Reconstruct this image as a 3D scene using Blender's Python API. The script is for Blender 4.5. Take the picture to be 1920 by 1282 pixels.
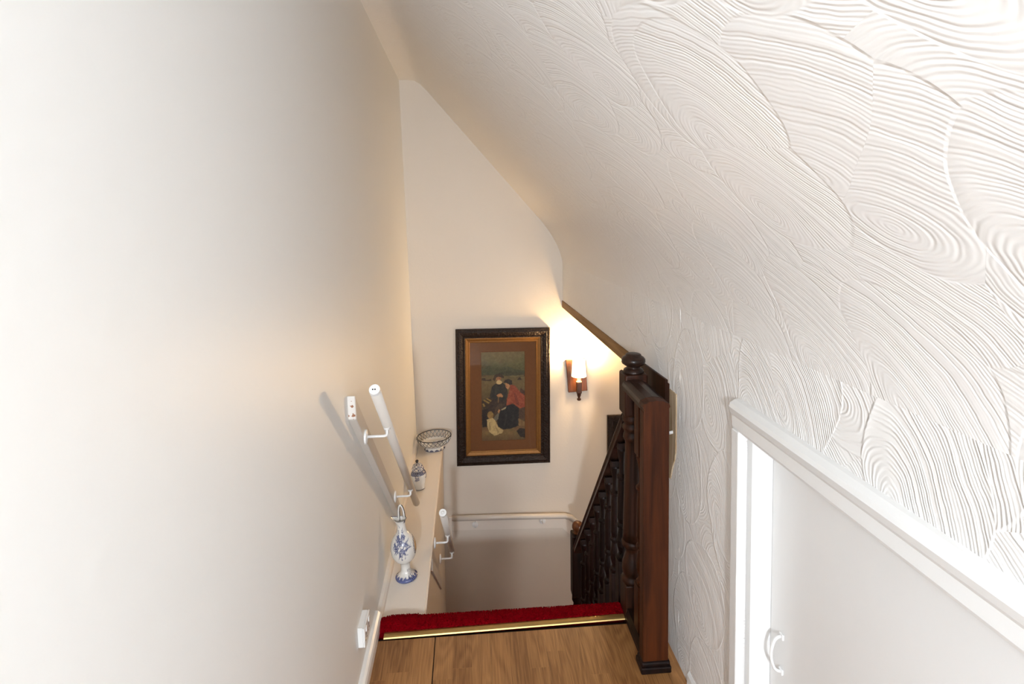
import bpy, bmesh, math, random
import numpy as np
from mathutils import Vector, Matrix, noise
random.seed(4)
PI = math.pi
sc = bpy.context.scene
for o in list(bpy.data.objects): bpy.data.objects.remove(o)
C = sc.collection

# ------------------------------------------------------------------ camera
EYE = 1.5
yaw, pitch, roll, FOC = math.atan(86/1067), math.radians(3.5), -0.012, 1067.0
F = Vector((math.sin(yaw)*math.cos(pitch), math.cos(yaw)*math.cos(pitch), -math.sin(pitch)))
Rr = Vector((math.cos(yaw), -math.sin(yaw), 0)); Uu = Rr.cross(F)
RT = Rr*math.cos(roll) + Uu*math.sin(roll); UP = Uu*math.cos(roll) - Rr*math.sin(roll)
cd = bpy.data.cameras.new('camera'); cam = bpy.data.objects.new('camera', cd); C.objects.link(cam)
cd.sensor_width = 36; cd.lens = FOC/1920*36; cd.shift_x = 0; cd.shift_y = -168/1920
cd.clip_start = 0.02
m3 = Matrix((RT, UP, -F)).transposed()
cam.matrix_world = Matrix.Translation((0, 0, EYE)) @ m3.to_4x4()
sc.camera = cam

# ------------------------------------------------------------------ light
w = bpy.data.worlds.new('world'); sc.world = w; w.use_nodes = True
w.node_tree.nodes['Background'].inputs[0].default_value = (.8, .85, 1, 1)
w.node_tree.nodes['Background'].inputs[1].default_value = 0.05
def area(name, loc, target, size, power, col):
    l = bpy.data.lights.new(name, 'AREA'); l.shape = 'DISK'; l.size = size; l.energy = power; l.color = col
    o = bpy.data.objects.new(name, l); C.objects.link(o); o.location = loc
    o.rotation_euler = (Vector(target)-Vector(loc)).to_track_quat('-Z', 'Y').to_euler(); return o
area('landing_light', (-0.12, -1.6, 1.57), (0.15, 2.0, 1.45), 0.17, 75, (.925, .985, 1.05))
SCONCE_POWER = 30.0
area('stairwell_fill_light', (1.35, 1.7, -.15), (.3, 3.8, -1.0), .45, 10, (1, .95, .9))  # added unseen fill lamp, lifts the dark wall below the back handrail
vs = sc.view_settings
vs.view_transform = 'Standard'; vs.look = 'None'; vs.gamma = 1; vs.use_curve_mapping = False; vs.exposure = 0.0

# ------------------------------------------------------------------ materials
def new_mat(name):
    m = bpy.data.materials.new(name); m.use_nodes = True
    nt = m.node_tree; return m, nt, nt.nodes, nt.links, nt.nodes['Principled BSDF']
def srgb(r, g, b):
    f = lambda c: (c/255/12.92 if c/255 <= .04045 else ((c/255+.055)/1.055)**2.4)
    return (f(r), f(g), f(b), 1)
def math_node(N, L, op, a, b=None, c=None):
    n = N.new('ShaderNodeMath'); n.operation = op
    for i, v in enumerate((a, b, c)):
        if v is None: continue
        if isinstance(v, (int, float)): n.inputs[i].default_value = v
        else: L.new(v, n.inputs[i])
    return n.outputs[0]
def vmath(N, L, op, a, b=None, out=0):
    n = N.new('ShaderNodeVectorMath'); n.operation = op
    for i, v in enumerate((a, b)):
        if v is None: continue
        if isinstance(v, tuple): n.inputs[i].default_value = v
        else: L.new(v, n.inputs[i])
    return n.outputs[out]
def coord(N, kind='Object'):
    return N.new('ShaderNodeTexCoord').outputs[kind]
def plain(name, col, rough=.5, bump=0, bscale=60, var=0, vscale=4, metal=0, coat=0):
    m, nt, N, L, P = new_mat(name)
    P.inputs['Base Color'].default_value = col; P.inputs['Roughness'].default_value = rough
    P.inputs['Metallic'].default_value = metal; P.inputs['Coat Weight'].default_value = coat
    tc = coord(N)
    if var:
        n = N.new('ShaderNodeTexNoise'); n.inputs['Scale'].default_value = vscale; n.inputs['Detail'].default_value = 5
        L.new(tc, n.inputs['Vector'])
        mr = N.new('ShaderNodeMapRange'); mr.inputs['To Min'].default_value = 1-var; mr.inputs['To Max'].default_value = 1+var
        L.new(n.outputs[0], mr.inputs[0])
        L.new(vmath(N, L, 'MULTIPLY', tuple(col[:3]), mr.outputs[0]), P.inputs['Base Color'])
    if bump:
        n = N.new('ShaderNodeTexNoise'); n.inputs['Scale'].default_value = bscale; n.inputs['Detail'].default_value = 4
        L.new(tc, n.inputs['Vector'])
        b = N.new('ShaderNodeBump'); b.inputs['Strength'].default_value = 1; b.inputs['Distance'].default_value = bump
        L.new(n.outputs[0], b.inputs['Height']); L.new(b.outputs[0], P.inputs['Normal'])
    return m
def wood(name, dark, light, scale=1.0, rough=.35, axis='Z', coat=0, bump=.0004, spec=.2):
    m, nt, N, L, P = new_mat(name)
    tc = coord(N); mp = N.new('ShaderNodeMapping'); L.new(tc, mp.inputs['Vector'])
    s = [26*scale]*3; s['XYZ'.index(axis)] = 1.6*scale; mp.inputs['Scale'].default_value = s
    oi = N.new('ShaderNodeObjectInfo')
    off = vmath(N, L, 'MULTIPLY', oi.outputs['Random'], (31, 17, 23))
    add = vmath(N, L, 'ADD', mp.outputs[0], off)
    n = N.new('ShaderNodeTexNoise'); n.inputs['Scale'].default_value = 1.5; n.inputs['Detail'].default_value = 7
    n.inputs['Roughness'].default_value = .62; n.inputs['Distortion'].default_value = .6
    L.new(add, n.inputs['Vector'])
    r = N.new('ShaderNodeValToRGB'); r.color_ramp.elements[0].color = dark; r.color_ramp.elements[1].color = light
    r.color_ramp.elements[0].position = .32; r.color_ramp.elements[1].position = .68
    L.new(n.outputs[0], r.inputs[0]); L.new(r.outputs[0], P.inputs['Base Color'])
    P.inputs['Roughness'].default_value = rough; P.inputs['Coat Weight'].default_value = coat; P.inputs['Coat Roughness'].default_value = .15
    P.inputs['Specular IOR Level'].default_value = spec
    b = N.new('ShaderNodeBump'); b.inputs['Strength'].default_value = 1; b.inputs['Distance'].default_value = bump
    L.new(n.outputs[0], b.inputs['Height']); L.new(b.outputs[0], P.inputs['Normal'])
    return m

def artex(name='combed_swirl_plaster', dist=.00062):
    """hand combed plaster: three layers of overlapping combed swirls, laid out in metres on the surface (UV)"""
    m, nt, N, L, P = new_mat(name)
    uv = coord(N, 'UV')
    # wandering hand: distort the plane a little
    nz = N.new('ShaderNodeTexNoise'); nz.inputs['Scale'].default_value = 2.6; nz.inputs['Detail'].default_value = 1.5
    L.new(uv, nz.inputs['Vector'])
    wv = vmath(N, L, 'MULTIPLY', vmath(N, L, 'SUBTRACT', nz.outputs['Color'], (.5, .5, .5)), (.13, .12, 0))
    base = vmath(N, L, 'ADD', uv, wv)
    # fine wobble of the comb
    nf = N.new('ShaderNodeTexNoise'); nf.inputs['Scale'].default_value = 14; nf.inputs['Detail'].default_value = 2
    L.new(uv, nf.inputs['Vector'])
    # irregular comb teeth
    def layer(scale, seed, off, sx, sy, pitch, R):
        p = vmath(N, L, 'MULTIPLY', vmath(N, L, 'ADD', base, seed), (sx, sy, 1))
        v = N.new('ShaderNodeTexVoronoi'); v.voronoi_dimensions = '2D'; v.inputs['Scale'].default_value = scale
        v.inputs['Randomness'].default_value = .78
        L.new(p, v.inputs['Vector'])
        c = vmath(N, L, 'DIVIDE', v.outputs['Position'], (1, 1, 1))
        loc = vmath(N, L, 'SUBTRACT', p, c)
        loc2 = vmath(N, L, 'SUBTRACT', loc, off)
        # shear so that the rings stretch along the stroke
        rr = N.new('ShaderNodeVectorRotate'); rr.rotation_type = 'Z_AXIS'
        L.new(loc2, rr.inputs['Vector'])
        ang = math_node(N, L, 'MULTIPLY_ADD', N_sep(N, L, v.outputs['Color'], 0), 0.7, .35)
        L.new(ang, rr.inputs['Angle'])
        st = vmath(N, L, 'MULTIPLY', rr.outputs[0], (1.0, 1.65, 0))
        d = vmath(N, L, 'LENGTH', st, out=1)
        ph = math_node(N, L, 'MULTIPLY_ADD', nf.outputs[0], .022, d)
        k = math_node(N, L, 'MULTIPLY', ph, 1/pitch)
        # tooth heights differ from line to line
        n1 = N.new('ShaderNodeTexNoise'); n1.noise_dimensions = '2D'; n1.inputs['Scale'].default_value = 1; n1.inputs['Detail'].default_value = 1.5
        cx = N.new('ShaderNodeCombineXYZ'); L.new(math_node(N, L, 'MULTIPLY', k, .55), cx.inputs[0]); L.new(math_node(N, L, 'MULTIPLY', N_sep(N, L, v.outputs['Color'], 1), 40), cx.inputs[1])
        L.new(cx.outputs[0], n1.inputs['Vector'])
        s = math_node(N, L, 'SINE', math_node(N, L, 'MULTIPLY', k, 2*PI))
        h = math_node(N, L, 'MULTIPLY_ADD', math_node(N, L, 'MULTIPLY', s, math_node(N, L, 'MULTIPLY_ADD', n1.outputs[0], 1.5, -.25)), .5, math_node(N, L, 'MULTIPLY', n1.outputs[0], 2.2))
        # a raised lip at the outside of each swirl
        e = math_node(N, L, 'DIVIDE', v.outputs['Distance'], R)
        mask = N.new('ShaderNodeMapRange'); mask.inputs['From Min'].default_value = 1.0; mask.inputs['From Max'].default_value = .97
        L.new(e, mask.inputs[0])
        lip = N.new('ShaderNodeMapRange'); lip.inputs['From Min'].default_value = .84; lip.inputs['From Max'].default_value = .98
        L.new(e, lip.inputs[0])
        h = math_node(N, L, 'MULTIPLY_ADD', math_node(N, L, 'POWER', lip.outputs[0], 2), 1.3, h)
        return h, mask.outputs[0]
    h1, _ = layer(4.3, (3.1, 1.7, 0), (.04, .05, 0), 1, .9, .0090, 5.0)
    h2, m2 = layer(3.8, (7.3, 5.2, 0), (.06, .05, 0), 1, .85, .0098, .52)
    h3, m3_ = layer(3.4, (12.9, 9.4, 0), (.05, .06, 0), 1, .8, .0088, .44)
    def mixf(f, a, b):
        n = N.new('ShaderNodeMix'); n.data_type = 'FLOAT'
        L.new(f, n.inputs[0]); L.new(a, n.inputs[2]); L.new(b, n.inputs[3]); return n.outputs[0]
    h = mixf(m2, h1, h2); h = mixf(m3_, h, h3)
    big = N.new('ShaderNodeTexNoise'); big.inputs['Scale'].default_value = 5; L.new(uv, big.inputs['Vector'])
    h = math_node(N, L, 'MULTIPLY_ADD', big.outputs[0], 4.0, h)
    b = N.new('ShaderNodeBump'); b.inputs['Strength'].default_value = 1; b.inputs['Distance'].default_value = dist
    L.new(h, b.inputs['Height']); L.new(b.outputs[0], P.inputs['Normal'])
    P.inputs['Base Color'].default_value = (.82, .805, .785, 1); P.inputs['Roughness'].default_value = .62
    return m
def N_sep(N, L, s, i):
    n = N.new('ShaderNodeSeparateXYZ'); L.new(s, n.inputs[0]); return n.outputs[i]

def vcol_mat(name, rough=.5, coat=0, bump=0, attr='paint'):
    m, nt, N, L, P = new_mat(name)
    a = N.new('ShaderNodeAttribute'); a.attribute_name = attr; L.new(a.outputs['Color'], P.inputs['Base Color'])
    P.inputs['Roughness'].default_value = rough; P.inputs['Coat Weight'].default_value = coat; P.inputs['Coat Roughness'].default_value = .06
    return m

M = {}
M['artex'] = artex()
M['artex_wall'] = artex('combed_swirl_plaster_deep', .0011)
M['wall'] = plain('smooth_painted_wall', (.80, .80, .785, 1), .48, .0006, 22, .012, 2.5)
M['wallback'] = plain('matt_painted_wall', (.72, .655, .575, 1), .6, .0005, 90, .012, 6)
M['gloss'] = plain('white_gloss_paint', (.80, .80, .79, 1), .28, .0005, 30, .015, 8)
M['shelf'] = plain('cream_gloss_shelf', (.80, .735, .66, 1), .4, .0003, 30, .015, 8)
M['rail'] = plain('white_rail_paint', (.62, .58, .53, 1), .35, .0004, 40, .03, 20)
def chipped():
    m, nt, N, L, P = new_mat('chipped_white_paint'); tc = coord(N)
    n = N.new('ShaderNodeTexNoise'); n.inputs['Scale'].default_value = 70; n.inputs['Detail'].default_value = 3; L.new(tc, n.inputs['Vector'])
    r = N.new('ShaderNodeValToRGB'); r.color_ramp.elements[0].position = .60; r.color_ramp.elements[1].position = .63
    r.color_ramp.elements[0].color = (.68, .65, .61, 1); r.color_ramp.elements[1].color = srgb(150, 100, 70)
    L.new(n.outputs[0], r.inputs[0]); L.new(r.outputs[0], P.inputs['Base Color']); P.inputs['Roughness'].default_value = .5
    return m
M['rail_worn'] = chipped()
M['plastic'] = plain('white_plastic', (.80, .80, .79, 1), .3)
M['darkwood'] = wood('dark_stained_wood', srgb(22, 10, 5), srgb(60, 30, 16), 1, .45, 'Z', 0)
M['handwood'] = wood('handrail_wood', srgb(20, 12, 9), srgb(52, 32, 23), 1, .36, 'Y', .2)
M['redwood'] = wood('red_brown_wood', srgb(40, 16, 4), srgb(78, 37, 12), 1, .5, 'Z', 0)
M['balwood'] = wood('baluster_wood', srgb(12, 6, 5), srgb(34, 16, 11), 1, .5, 'Z', 0)
M['knobwood'] = wood('knob_wood', srgb(76, 42, 24), srgb(116, 70, 40), 1, .35, 'Z', .3)
M['lath'] = wood('pale_wood_lath', srgb(120, 90, 56), srgb(160, 126, 86), 1, .6, 'Y')
M['raw'] = wood('raw_plaster_and_wood', srgb(150, 122, 88), srgb(206, 188, 160), 2, .8, 'Z')
M['sconcewood'] = wood('sconce_wood', srgb(58, 34, 24), srgb(92, 56, 38), 2, .4, 'Z', .1)
M['brass'] = plain('brass_strip', (.55, .38, .15, 1), .42, 0, 0, .08, 40, metal=1)
M['gilt'] = plain('gilt_slip', srgb(132, 90, 42), .42, .0015, 260, .25, 120, metal=.55)
M['cream'] = plain('cream_candle_tube', (.75, .62, .42, 1), .4)
M['carpet'] = plain('red_carpet_base', srgb(118, 0, 10), .95, .003, 300, .2, 200)
M['carpet'].node_tree.nodes['Principled BSDF'].inputs['Specular IOR Level'].default_value = .05
M['dark'] = plain('dark_gap', srgb(30, 18, 10), .9)
M['steel'] = plain('screw_metal', (.5, .5, .5, 1), .3, metal=1)
M['blueblack'] = plain('blue_black_glaze', srgb(22, 24, 44), .15, coat=.6)
M['delft'] = vcol_mat('painted_tin_glaze', .16, .5)
M['print'] = vcol_mat('printed_picture', .6)
M['mount'] = plain('brown_mount_card', srgb(118, 74, 38), .8, 0, 0, .12, 60)

def frame_mat():
    m, nt, N, L, P = new_mat('carved_dark_frame'); tc = coord(N)
    v = N.new('ShaderNodeTexVoronoi'); v.inputs['Scale'].default_value = 95; L.new(tc, v.inputs['Vector'])
    n = N.new('ShaderNodeTexNoise'); n.inputs['Scale'].default_value = 60; n.inputs['Distortion'].default_value = 2; L.new(tc, n.inputs['Vector'])
    h = math_node(N, L, 'ADD', v.outputs['Distance'], n.outputs[0])
    b = N.new('ShaderNodeBump'); b.inputs['Distance'].default_value = .003; L.new(h, b.inputs['Height']); L.new(b.outputs[0], P.inputs['Normal'])
    P.inputs['Base Color'].default_value = srgb(34, 21, 14); P.inputs['Roughness'].default_value = .45; P.inputs['Specular IOR Level'].default_value = .3
    return m
M['frame'] = frame_mat()
def glass_mat():
    m, nt, N, L, P = new_mat('picture_glass'); N.remove(P)
    t = N.new('ShaderNodeBsdfTransparent'); g = N.new('ShaderNodeBsdfGlossy'); g.inputs['Roughness'].default_value = .03
    fr = N.new('ShaderNodeFresnel'); fr.inputs['IOR'].default_value = 1.35
    mx = N.new('ShaderNodeMixShader'); L.new(fr.outputs[0], mx.inputs[0]); L.new(t.outputs[0], mx.inputs[1]); L.new(g.outputs[0], mx.inputs[2])
    L.new(mx.outputs[0], N['Material Output'].inputs[0]); return m
M['glass'] = glass_mat()
def shade_mat():
    m, nt, N, L, P = new_mat('lit_lamp_shade')
    P.inputs['Base Color'].default_value = (.9, .8, .62, 1)
    P.inputs['Emission Color'].default_value = (1, .74, .42, 1); P.inputs['Emission Strength'].default_value = 7.0
    return m
M['shade'] = shade_mat()
def oak():
    m, nt, N, L, P = new_mat('oak_laminate')
    tc = coord(N)
    oi = N.new('ShaderNodeObjectInfo')
    a = N.new('ShaderNodeAttribute'); a.attribute_name = 'strip'
    mp = N.new('ShaderNodeMapping'); mp.inputs['Scale'].default_value = (9, 1.3, 1); L.new(tc, mp.inputs['Vector'])
    v = vmath(N, L, 'ADD', mp.outputs[0], vmath(N, L, 'MULTIPLY', a.outputs['Color'], (37, 53, 29)))
    n = N.new('ShaderNodeTexNoise'); n.inputs['Scale'].default_value = 1.1; n.inputs['Detail'].default_value = 2; n.inputs['Distortion'].default_value = .5
    L.new(v, n.inputs['Vector'])
    rings = math_node(N, L, 'SINE', math_node(N, L, 'MULTIPLY', n.outputs[0], 75))
    mp2 = N.new('ShaderNodeMapping'); mp2.inputs['Scale'].default_value = (300, 9, 1); L.new(tc, mp2.inputs['Vector'])
    n2 = N.new('ShaderNodeTexNoise'); n2.inputs['Scale'].default_value = 1; n2.inputs['Detail'].default_value = 4
    L.new(vmath(N, L, 'ADD', mp2.outputs[0], a.outputs['Color']), n2.inputs['Vector'])
    t = math_node(N, L, 'ADD', math_node(N, L, 'MULTIPLY', rings, .13), math_node(N, L, 'MULTIPLY_ADD', n2.outputs[0], 1.3, -.18))
    t = math_node(N, L, 'ADD', t, math_node(N, L, 'MULTIPLY_ADD', N_sep(N, L, a.outputs['Color'], 0), .4, -.2))
    r = N.new('ShaderNodeValToRGB'); r.color_ramp.elements[0].color = srgb(112, 72, 38); r.color_ramp.elements[1].color = srgb(176, 128, 78)
    L.new(t, r.inputs[0]); L.new(r.outputs[0], P.inputs['Base Color'])
    P.inputs['Roughness'].default_value = .38
    return m
M['oak'] = oak()

# ------------------------------------------------------------------ helpers
def obj(name, bm, mat, parent=None, smooth=False):
    me = bpy.data.meshes.new(name)
    bmesh.ops.recalc_face_normals(bm, faces=bm.faces)
    bm.to_mesh(me); bm.free()
    if mat is not None: me.materials.append(mat)
    if smooth:
        for p in me.polygons: p.use_smooth = True
    o = bpy.data.objects.new(name, me); C.objects.link(o)
    if parent is not None: o.parent = parent
    return o
def tag(o, label, cat, group=None):
    o['label'] = label; o['category'] = cat
    if group: o['group'] = group
    return o
def thing(name, label, cat, loc=(0, 0, 0), group=None):
    o = bpy.data.objects.new(name, None); C.objects.link(o); o.location = loc; o.empty_display_size = .05
    return tag(o, label, cat, group)
def struct(name, bm, mat, parent=None, smooth=False):
    o = obj(name, bm, mat, parent, smooth)
    if parent is None: o['kind'] = 'structure'
    return o
def box(bm, x0, x1, y0, y1, z0, z1, bev=0, seg=2, mtx=None):
    vs_ = [bm.verts.new(Vector(c)) for c in ((x0,y0,z0),(x1,y0,z0),(x1,y1,z0),(x0,y1,z0),(x0,y0,z1),(x1,y0,z1),(x1,y1,z1),(x0,y1,z1))]
    fs = [bm.faces.new([vs_[i] for i in q]) for q in ((0,3,2,1),(4,5,6,7),(0,1,5,4),(1,2,6,5),(2,3,7,6),(3,0,4,7))]
    if mtx is not None: bmesh.ops.transform(bm, matrix=mtx, verts=vs_)
    if bev:
        es = list({e for f in fs for e in f.edges})
        bmesh.ops.bevel(bm, geom=es, offset=bev, segments=seg, affect='EDGES', profile=.5)
    return bm
def BM(): return bmesh.new()
def boxo(*a, **k): return box(BM(), *a, **k)
def hexa(bm, pts):
    """8 points: bottom quad then top quad"""
    v = [bm.verts.new(p) for p in pts]
    for q in ((0,3,2,1),(4,5,6,7),(0,1,5,4),(1,2,6,5),(2,3,7,6),(3,0,4,7)): bm.faces.new([v[i] for i in q])
    return bm
def tube(bm, pts, r, seg=12, cap=True):
    pts = [Vector(p) for p in pts]; n = len(pts)
    rs = r if isinstance(r, (list, tuple)) else [r]*n
    rings = []; prev = None
    for i, p in enumerate(pts):
        t = (pts[min(i+1, n-1)]-pts[max(i-1, 0)]).normalized()
        if prev is None:
            a = Vector((0, 0, 1)) if abs(t.z) < .9 else Vector((1, 0, 0))
            u = t.cross(a).normalized()
        else:
            u = (prev - t*prev.dot(t)).normalized()
        v = t.cross(u); prev = u
        rings.append([bm.verts.new(p+(u*math.cos(2*PI*k/seg)+v*math.sin(2*PI*k/seg))*rs[i]) for k in range(seg)])
    for a, b in zip(rings[:-1], rings[1:]):
        for k in range(seg): bm.faces.new((a[k], a[(k+1) % seg], b[(k+1) % seg], b[k]))
    if cap: bm.faces.new(rings[0][::-1]); bm.faces.new(rings[-1])
    return bm
def lathe(bm, prof, seg=24, cx=0, cy=0, cz=0, capb=True, capt=True, square=None):
    rings = []
    for r, z in prof:
        rings.append([bm.verts.new((cx+r*math.cos(2*PI*k/seg), cy+r*math.sin(2*PI*k/seg), cz+z)) for k in range(seg)])
    for a, b in zip(rings[:-1], rings[1:]):
        for k in range(seg): bm.faces.new((a[k], a[(k+1) % seg], b[(k+1) % seg], b[k]))
    if capb: bm.faces.new(rings[0][::-1])
    if capt: bm.faces.new(rings[-1])
    return bm
def arc(p0, p1, p2, n=6):
    p0, p1, p2 = Vector(p0), Vector(p1), Vector(p2)
    return [p0*(1-t)**2+p1*2*t*(1-t)+p2*t*t for t in [i/n for i in range(n+1)]]
def prism(bm, poly, a, b, ax='Y'):
    """extrude a 2D polygon along an axis between a and b"""
    def P3(p, t): return {'Y': (p[0], t, p[1]), 'X': (t, p[0], p[1]), 'Z': (p[0], p[1], t)}[ax]
    A = [bm.verts.new(P3(p, a)) for p in poly]; B = [bm.verts.new(P3(p, b)) for p in poly]
    n = len(poly)
    for i in range(n): bm.faces.new((A[i], A[(i+1) % n], B[(i+1) % n], B[i]))
    bm.faces.new(A[::-1]); bm.faces.new(B); return bm

# ------------------------------------------------------------------ setting
YB = 3.85; YN = -2.3            # end walls
LOW = -1.4                      # half landing of the stairs
LX = lambda z: -.357 - .027*z   # the left wall leans a little outwards
# left wall
b = BM()
hexa(b, [(LX(-.02)-.12, YN, -.02), (LX(-.02), YN, -.02), (LX(-.02), YB, -.02), (LX(-.02)-.12, YB, -.02),
         (LX(2.5)-.12, YN, 2.5), (LX(2.5), YN, 2.5), (LX(2.5), YB, 2.5), (LX(2.5)-.12, YB, 2.5)])
struct('wall_left', b, M['wall'])
# side wall of the stairwell below the ledge, and the ledge itself
struct('wall_left_lower', boxo(-.50, -.183, 2.10, YB, LOW, -.022), M['wallback'])
b = BM(); hexa(b, [(-.355, 2.075, -.022), (-.176, 2.075, -.022), (-.176, YB, -.022), (-.355, YB, -.022),
                   (-.355, 2.075, -.004), (-.176, 2.075, .004), (-.176, YB, .004), (-.355, YB, -.004)])
bmesh.ops.bevel(b, geom=[e for e in b.edges if all(v.co.x > -.2 and v.co.z > 0 for v in e.verts)], offset=.006, segments=3, affect='EDGES')
led = struct('trim_1', b, M['shelf'])
# skirting strip along the left wall and on over the ledge
b = BM(); prism(b, [(-.36, 0), (-.336, 0), (-.336, .034), (-.340, .046), (-.347, .052), (-.362, .054)], YN, 2.06)
struct('baseboard_left', b, M['gloss'])
b = BM(); prism(b, [(-.36, -.003), (-.337, -.003), (-.338, .016), (-.345, .026), (-.36, .030)], 2.06, YB)
struct('trim_2', b, M['shelf'])
# back wall and far surrounding walls of the stairwell
struct('wall_back', boxo(-.60, 2.05, YB, YB+.12, LOW-.9, 2.6), M['wallback'])
struct('wall_front', boxo(-.60, 1.0, YN-.12, YN, 0, 2.6), M['wall'])
struct('wall_right_lower', boxo(1.95, 2.05, .75, YB, LOW-.9, 1.1), M['wallback'])
struct('wall_near_lower', boxo(.79, 2.05, .75, .85, LOW-.9, 1.1), M['wallback'])
struct('wall_under_landing', boxo(-.5, .70, 1.93, 2.0, LOW-.9, -.03), M['wallback'])
struct('wall_under_right', boxo(.79, .82, .80, 1.88, LOW-.9, 1.1), M['wallback'])
struct('ceiling_lower', boxo(.69, 2.05, .80, YB, 1.045, 1.10), M['wallback'])

# ceiling: narrow flat strip, long slope with a soft cove onto the knee wall
def XR(y, z):
    """inner face of the right wall"""
    t = min(max((YB-y)/(YB-1.85), 0), 1)
    return .657 + .030*t
def ceil_profile(y):
    dx = XR(y, 1) - .657
    pts = [(-.43, 2.41), (-.36, 2.411), (-.32, 2.405), (-.285, 2.385), (-.24, 2.340)]
    a, c = Vector((-.24, 2.340)), Vector((.46+dx*.8, 1.535))
    for i in range(1, 9):
        p = a.lerp(c, i/8); pts.append((p.x, p.y))
    pts += [tuple(p.xy) for p in arc((.46+dx*.8, 1.535, 0), (.635+dx, 1.345, 0), (.657+dx, 1.19, 0), 8)[1:]]
    return pts
def grid_obj(name, ys, profile, mat, thick=.0, kind=True):
    bm = BM(); uvl = bm.loops.layers.uv.new('UVMap')
    rows = []
    for y in ys:
        pr = profile(y); s = 0; row = []
        for i, (x, z) in enumerate(pr):
            if i: s += math.dist((x, z), pr[i-1])
            row.append((bm.verts.new((x, y, z)), y, s))
        rows.append(row)
    for ra, rb in zip(rows[:-1], rows[1:]):
        for i in range(len(ra)-1):
            q = (ra[i], ra[i+1], rb[i+1], rb[i])
            f = bm.faces.new([k[0] for k in q])
            for lp, k in zip(f.loops, q): lp[uvl].uv = (k[1], k[2])
            f.smooth = True
    me = bpy.data.meshes.new(name); bm.to_mesh(me); bm.free(); me.materials.append(mat)
    o = bpy.data.objects.new(name, me); C.objects.link(o); o['kind'] = 'structure'
    if thick:
        md = o.modifiers.new('thickness', 'SOLIDIFY'); md.thickness = thick; md.offset = -1 if thick > 0 else 1
    return o
ys = [YN + (YB-YN)*i/60 for i in range(61)]
ceiling = grid_obj('ceiling', ys, ceil_profile, M['artex'])
S0 = 2.05  # arc length where the cove ends, keeps the swirls continuous in scale
# knee wall: hanging over the stair opening, full height by the landing, cut out for the eaves hatch
HY0, HY1, HZ = -.60, 1.345, .962       # hatch opening
YE = 1.87                             # where the hanging wall starts
bm = BM(); uvl = bm.loops.layers.uv.new('UVMap')
ycuts = sorted(set([YN, -1.5, -1.0, HY0, 0, .65, 1.0, HY1, 1.6, YE, 2.2, 2.6, 3.0, 3.4, YB]))
zcuts = [0, .2, .5, .8, .925, HZ, 1.08, 1.19]
vg = {}
for y in ycuts:
    for z in zcuts: vg[y, z] = bm.verts.new((XR(y, z), y, z))
for y0, y1 in zip(ycuts[:-1], ycuts[1:]):
    for z0, z1 in zip(zcuts[:-1], zcuts[1:]):
        if y0 >= HY0 and y1 <= HY1 and z1 <= HZ: continue
        if y0 >= YE and z1 <= .925: continue
        q = [(y0, z0), (y1, z0), (y1, z1), (y0, z1)]
        f = bm.faces.new([vg[k] for k in q])
        for lp, k in zip(f.loops, q): lp[uvl].uv = (k[0], S0+1.19-k[1])
bmesh.ops.delete(bm, geom=[v for v in bm.verts if not v.link_faces], context='VERTS')
me = bpy.data.meshes.new('wall_right')
g = bmesh.ops.extrude_face_region(bm, geom=list(bm.faces))
bmesh.ops.translate(bm, vec=(.028, 0, 0), verts=[v for v in g['geom'] if isinstance(v, bmesh.types.BMVert)])
bmesh.ops.recalc_face_normals(bm, faces=bm.faces)
bm.to_mesh(me); bm.free(); me.materials.append(M['artex_wall'])
wr = bpy.data.objects.new('wall_right', me); C.objects.link(wr); wr['kind'] = 'structure'
# ridge of plaster where the wall turns
b = BM(); pts = []; rr = []
for i in range(40):
    z = .03 + 1.27*i/39
    pts.append((.6885-.0022*noise.noise((7, 2, z*23)) + (-.012*max(0, (z-1.19)/.1)), 1.775 + .003*noise.noise((0, 0, z*9)), z)); rr.append(.0022+.0016*noise.noise((3, 1, z*14)))
tube(b, pts, rr, 6); struct('trim_3', b, M['artex'], smooth=True)

# floor: boards of oak laminate, each a piece with three printed strips
flo = struct('floor', boxo(-.37, .72, YN, 1.995, -.06, -.012), M['dark'])
bx0 = -.358; edges = [-.358, -.132, .061, .254, .447, .640, .70]
strips_done = 0
for i in range(len(edges)-1):
    x0, x1 = edges[i]+.0002, edges[i+1]-.0002
    ycut = [YN, -1.4 + .37*((i*3) % 5)-.3, .35 + .31*((i*2) % 4)-.35, 1.972 - .09*(x0*0)]
    if i in (0, 1): x1 -= .0034 if i == 0 else 0
    for a_, c_ in zip(ycut[:-1], ycut[1:]):
        bm = BM(); cl = bm.loops.layers.color.new('strip')
        bounds = [x0 + (x1-x0)*k/3 for k in range(4)] if x1-x0 > .1 else [x0, x1]
        for k in range(len(bounds)-1):
            ya = a_; seg = 0
            while ya < c_-1e-4:
                yb = min(c_, ya + random.uniform(.22, .55)) 
                if c_-yb < .08: yb = c_
                z = -.0
                v = [bm.verts.new(p) for p in ((bounds[k], ya+.0008, z), (bounds[k+1], ya+.0008, z), (bounds[k+1], yb, z), (bounds[k], yb, z))]
                f = bm.faces.new(v); col = (random.random(), random.random(), random.random(), 1)
                for lp in f.loops: lp[cl] = col
                ya = yb
        # body under the printed face
        box(bm, x0, x1, a_+.0008, c_, -.011, -.0004)
        obj('plank', bm, M['oak'], flo)
# baseboard on the right (only its end shows beside the hatch)
b = BM(); prism(b, [(.70, 0), (.672, 0), (.672, .06), (.680, .075), (.70, .078)], YN, HY0-.06); struct('baseboard_right', b, M['gloss'])
b = BM(); prism(b, [(.70, 0), (.678, 0), (.680, .04), (.686, .050), (.70, .052)], HY1+.034, 1.68); struct('baseboard_right.001', b, M['gloss'])

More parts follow.
